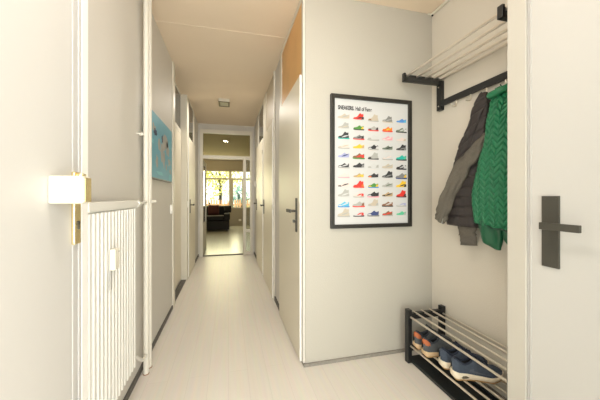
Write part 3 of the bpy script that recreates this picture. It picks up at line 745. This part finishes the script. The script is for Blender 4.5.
# ------------------------------------------------------------------ sneakers
def sneaker_mesh(cfg, side):
    """local: heel at x=0, toe at +x; z=0 ground. side +1/-1 mirrors the foot"""
    Ls = cfg['len']; parts = {}
    ZS = 1.2
    def hw(s):   # half width
        tb = [(0, .012), (.03, .026), (.10, .034), (.30, .033), (.45, .034), (.70, .047), (.85, .044), (.94, .033), (1, .010)]
        return interp(tb, s)
    def ctr(s): return side*interp([(0, 0), (.3, -.002), (.7, .006), (1, -.006)], s)
    def bot(s): return interp([(0, .010), (.06, .0), (.75, .0), (.9, .006), (1, .022)], s)
    def mid(s): return cfg.get('sz', 1)*interp([(0, .040), (.15, .036), (.45, .027), (.8, .026), (.93, .032), (1, .036)], s)
    def top(s): return interp([(0, .078), (.02, .088), (.08, .092), (.22, .074), (.34, .082), (.42, .096), (.55, .084), (.72, .062), (.86, .054), (.95, .044), (1, .036)], s)
    N = 40
    # sole
    rows = []
    for i in range(N+1):
        s = i/N; x = s*Ls; w_ = hw(s)+.003; c = ctr(s); b_ = bot(s); q = mid(s)
        sec = []
        for k in range(16):
            a = 2*PI*k/16
            sec.append((x+(.004 if s == 1 else 0), c+w_*math.copysign(abs(math.cos(a))**.4, math.cos(a)), (b_+q)/2+(q-b_)/2*math.copysign(abs(math.sin(a))**.45, math.sin(a))))
        rows.append(sec)
    sole = MB(); sole.grid(rows); parts['sole'] = (sole, cfg['sole'])
    # outsole tread
    rows = []
    for i in range(N+1):
        s = .03+.93*i/N; x = s*Ls; w_ = hw(s)-.001; c = ctr(s); b_ = bot(s)
        rows.append([(x, c-w_, b_-.003+.0), (x, c+w_, b_-.003), (x, c+w_, b_+.004), (x, c-w_, b_+.004)])
    o_ = MB(); o_.grid(rows); parts['outsole'] = (o_, cfg['tread'])
    # upper: open shell
    K = 24; op0, op1 = .05, .40
    rows = []
    for i in range(N+1):
        s = i/N; x = s*Ls; w_ = hw(s)-.001; c = ctr(s); q = mid(s)-.004; tp = top(s)
        if .04 < s < .42: cut = .30*math.sin(PI*(s-.04)/.38)**.35
        else: cut = 0
        row = []
        for k in range(K+1):
            u = k/K; side_u = -1 if u < .5 else 1
            a0 = PI*(.5*(1-cut))     # angle reach for each side
            if u < .5: a = (u/.5)*a0
            else: a = PI-((1-u)/.5)*a0
            e = .75 if s < .45 else .85
            yy = -math.cos(a); zz = math.sin(a)
            row.append((x, c+w_*math.copysign(abs(yy)**e, yy)*(1-.25*zz*(.5 if s < .4 else 0)), q+(tp-q)*abs(zz)**.8))
        rows.append(row)
    up = MB(); n = K+1; vs = [p for r in rows for p in r]; fs = []; ms = []
    for i in range(N):
        s = (i+.5)/N
        for k in range(K):
            if k in (K//2-1, K//2) and .04 < s < .42 and False: continue
            up_f = (i*n+k, i*n+k+1, (i+1)*n+k+1, (i+1)*n+k)
            if .05 < s < .41 and k in (K//2-1, K//2):
                w1 = abs(vs[up_f[0]][1]-vs[up_f[1]][1])
                fs.append(up_f); ms.append(1); continue
            fs.append(up_f); ms.append(2 if (s < .16 and vs[up_f[0]][2] > .058 and cfg.get('heel')) else 0)
    # sink the opening so it reads as a foot opening with an inner lining
    vs = [Vector(v) for v in vs]
    for i in range(N+1):
        s = i/N
        if .06 < s < .41:
            vs[i*n+K//2].z -= .045*math.sin(PI*(s-.06)/.35)**.5
    for f, q in zip(fs, ms): pass
    o0 = len(up.v); up.v += [tuple(v) for v in vs]
    for f, q in zip(fs, ms): up.f.append(list(f)); up.m.append(q)
    parts['upper'] = (up, [cfg['upper'], cfg['lining'], cfg.get('heel') or cfg['upper']])
    # tongue
    tg = MB(); rows = []
    for i in range(9):
        u = i/8; s = .58-.26*u; x = s*Ls; z = top(s)+.004+.030*u*u
        w_ = .014+.010*u; th = .005
        rows.append([(x, ctr(s)-w_, z-.004), (x, ctr(s)+w_, z-.004), (x-.004, ctr(s)+w_*.9, z+th), (x-.004, ctr(s)-w_*.9, z+th)])
    tg.grid(rows); parts['tongue'] = (tg, cfg['tongue'])
    # laces
    lc = MB()
    for j in range(5):
        s = .44+.052*j; x = s*Ls; z = top(s)+.003; w_ = .020-.001*j
        pts = []
        for k in range(7):
            v = -1+2*k/6; pts.append((x+.006*v*(1 if j % 2 else -1), ctr(s)+v*w_, z+.005*(1-v*v)-.004*abs(v)))
        lc.tube(pts, .0024, 8)
    for sd in (-1, 1):
        x = .41*Ls; lc.tube([(x, 0, .110), (x-.012, sd*.018, .120), (x+.006, sd*.032, .108), (x+.018, sd*.020, .098), (x, 0, .104)], .0024, 8)
    parts['laces'] = (lc, cfg['lace'])
    # collar padding
    cp = MB(); pts = []
    for k in range(25):
        a = 2*PI*k/24; sx = .235+.175*math.cos(a); pts.append((sx*Ls, ctr(sx)+math.sin(a)*hw(max(.02, sx))*.66, top(sx)-.004+.002*math.cos(2*a)))
    cp.tube(pts, .0055, 8, cap=False); parts['collar'] = (cp, cfg['collar'])
    # side stripe panels: raised patch on both sides
    sp = MB()
    for sd in (-1, 1):
        rows = []
        for i in range(11):
            s = .30+.38*i/10; x = s*Ls; q = mid(s); tp = top(s); za = q+.006; zb = q+(tp-q)*(.34+.10*math.sin(i*.5))
            fy = lambda z: ctr(s)+sd*((hw(s)-.001)*(1-((z-q)/(tp-q))**2*.45)+.0008)
            rows.append([(x, fy(za), za), (x+.006, fy(zb), zb), (x+.006, fy(zb)-sd*.002, zb), (x, fy(za)-sd*.002, za)])
        sp.grid(rows)
    parts['side_panel'] = (sp, cfg['panel'])
    if cfg.get('air'):
        for sd in (-1, 1):
            ar = MB()
            poly = [(.14, .012), (.17, .020), (.24, .021), (.30, .013), (.24, .009), (.17, .008)]
            ar.prism(poly, lambda p, d_: (p[0]*Ls, ctr(p[0])+sd*(hw(p[0])+.0005+d_), p[1]), -.002, .0035)
            parts['air_window'+('' if sd < 0 else ' ')] = (ar, cfg['air'])
    for nm in list(parts):
        mb, mt = parts[nm]; mb.v = [(a, b, c*ZS) for a, b, c in mb.v]
    return parts
def sneaker(cfg, side, x, y, rz, label, grp):
    t = thing('sneaker', label, 'shoe', (x, y, .1325), rz, grp)
    for nm, (mb, mt) in sneaker_mesh(cfg, side).items():
        o = mb.build(nm.strip(), mt, t, (0, 0, 0), 0, True, 55)
        if nm == 'upper':
            pass
    return t
SUEDE = mat('grey_suede', (.075, .082, .090), .9, var=.25, vscale=50, bump=.3, bscale=200)
ORANGE = mat('orange_leather', (.42, .115, .04), .7, var=.15, vscale=50)
CREAM = mat('cream_rubber', (.60, .43, .26), .6, var=.1, vscale=20)
GUM = mat('gum_rubber', (.42, .25, .10), .6)
DLIN = mat('dark_lining', (.008, .009, .012), .9)
LACE = mat('dark_lace', (.03, .035, .045), .9)
NAVYS = mat('navy_mesh', (.055, .072, .105), .9, var=.25, vscale=70, bump=.4, bscale=300)
NAVYD = mat('dark_navy_suede', (.02, .028, .05), .9)
WSOLE = mat('off_white_sole', (.78, .69, .55), .5, var=.05, vscale=20)
A = dict(sz=.78, len=.275, sole=CREAM, tread=GUM, upper=SUEDE, lining=DLIN, tongue=SUEDE, lace=LACE, collar=LACE, panel=mat('slate_suede', (.05, .058, .066), .9), heel=ORANGE)
B = dict(len=.285, sole=WSOLE, tread=GUM, upper=NAVYS, lining=DLIN, tongue=NAVYD, lace=NAVYD, collar=NAVYD, panel=mat('grey_navy_suede', (.085, .10, .13), .9, var=.2, vscale=60), heel=None, air=mat('air_window', (.12, .10, .07), .3))
G1 = 'grey and orange sneakers'; G2 = 'navy sneakers'
sneaker(A, 1, 1.246, 1.702, -.13, 'grey sneaker with orange heel, next to the rack end post', G1)
sneaker(A, -1, 1.240, 1.605, -.12, 'grey sneaker with orange heel, beside the navy sneakers', G1)
sneaker(B, 1, 1.262, 1.475, -.27, 'navy sneaker with off-white sole, touching the grey pair side', G2)
sneaker(B, -1, 1.255, 1.372, -.30, 'navy sneaker with off-white sole, frontmost of all the shoes', G2)

# ------------------------------------------------------------------ camera
cam = bpy.data.cameras.new('camera'); co = bpy.data.objects.new('camera', cam); C.objects.link(co); scn.camera = co
cam.sensor_width = 36; cam.lens = 36*282/600; cam.clip_start = .02; cam.clip_end = 200
co.location = (0, 0, 1.18); co.rotation_euler = (PI/2, 0, -math.radians(14.23))
cam.shift_y = -4/600

# ------------------------------------------------------------------ light
wld = bpy.data.worlds.new('world'); scn.world = wld; wld.use_nodes = True
bg = wld.node_tree.nodes['Background']; bg.inputs['Color'].default_value = (1, .96, .80, 1); bg.inputs['Strength'].default_value = 1.9
def area(name, loc, rot, sx, sy, e, col):
    l = bpy.data.lights.new(name, 'AREA'); l.shape = 'RECTANGLE'; l.size = sx; l.size_y = sy; l.energy = e; l.color = col
    o = bpy.data.objects.new(name, l); C.objects.link(o); o.location = loc; o.rotation_euler = rot; return o
area('entrance_daylight', (.2, -1.5, 1.3), (PI/2, 0, 0), 3.2, 2.4, 76, (.94, .98, 1))
area('window_daylight', (-.9, 11.38, 1.45), (-PI/2, 0, 0), 2.6, 1.4, 50, (1, .92, .56))
area('corridor_lamp_light', (-.0625, 4.365, 2.545), (0, 0, 0), .11, .19, 9, (1, .93, .82))  # added fill for the corridor; the fitting above it is unlit
su = bpy.data.lights.new('sun', 'SUN'); su.energy = 3.6; su.angle = .01; su.color = (1, .93, .8)
so = bpy.data.objects.new('sun', su); C.objects.link(so); so.rotation_euler = (math.radians(38), 0, math.radians(-25))
L = (.2, .72, H)
t = thing('ceiling_light', 'round lit opal ceiling lamp above the entrance', 'light fitting', L)  # added lamp with glowing shade, out of view, to fill the hall
FILLGLOW = bpy.data.materials.new('lit_opal'); FILLGLOW.use_nodes = True
_b = FILLGLOW.node_tree.nodes['Principled BSDF']; _b.inputs['Emission Color'].default_value = (1, .86, .66, 1); _b.inputs['Emission Strength'].default_value = 3
MB().tube([(.2, .72, 2.6), (.2, .72, 2.575)], .20, 40).build('base', WHITE, t, L)
MB().tube([(.2, .72, 2.574), (.2, .72, 2.55), (.2, .72, 2.53)], [.19, .185, .15], 40).build('opal_shade', FILLGLOW, t, L, smooth=True)
ld = bpy.data.lights.new('lamp', 'POINT'); ld.energy = 11; ld.color = (1, .96, .90); ld.shadow_soft_size = .12  # point light of the added entrance fill
lo = bpy.data.objects.new('entrance_lamp', ld); C.objects.link(lo); lo.location = (.2, .72, 2.36)

vs = scn.view_settings; vs.view_transform = 'Standard'; vs.look = 'None'; vs.gamma = 1; vs.use_curve_mapping = False; vs.exposure = 0.65
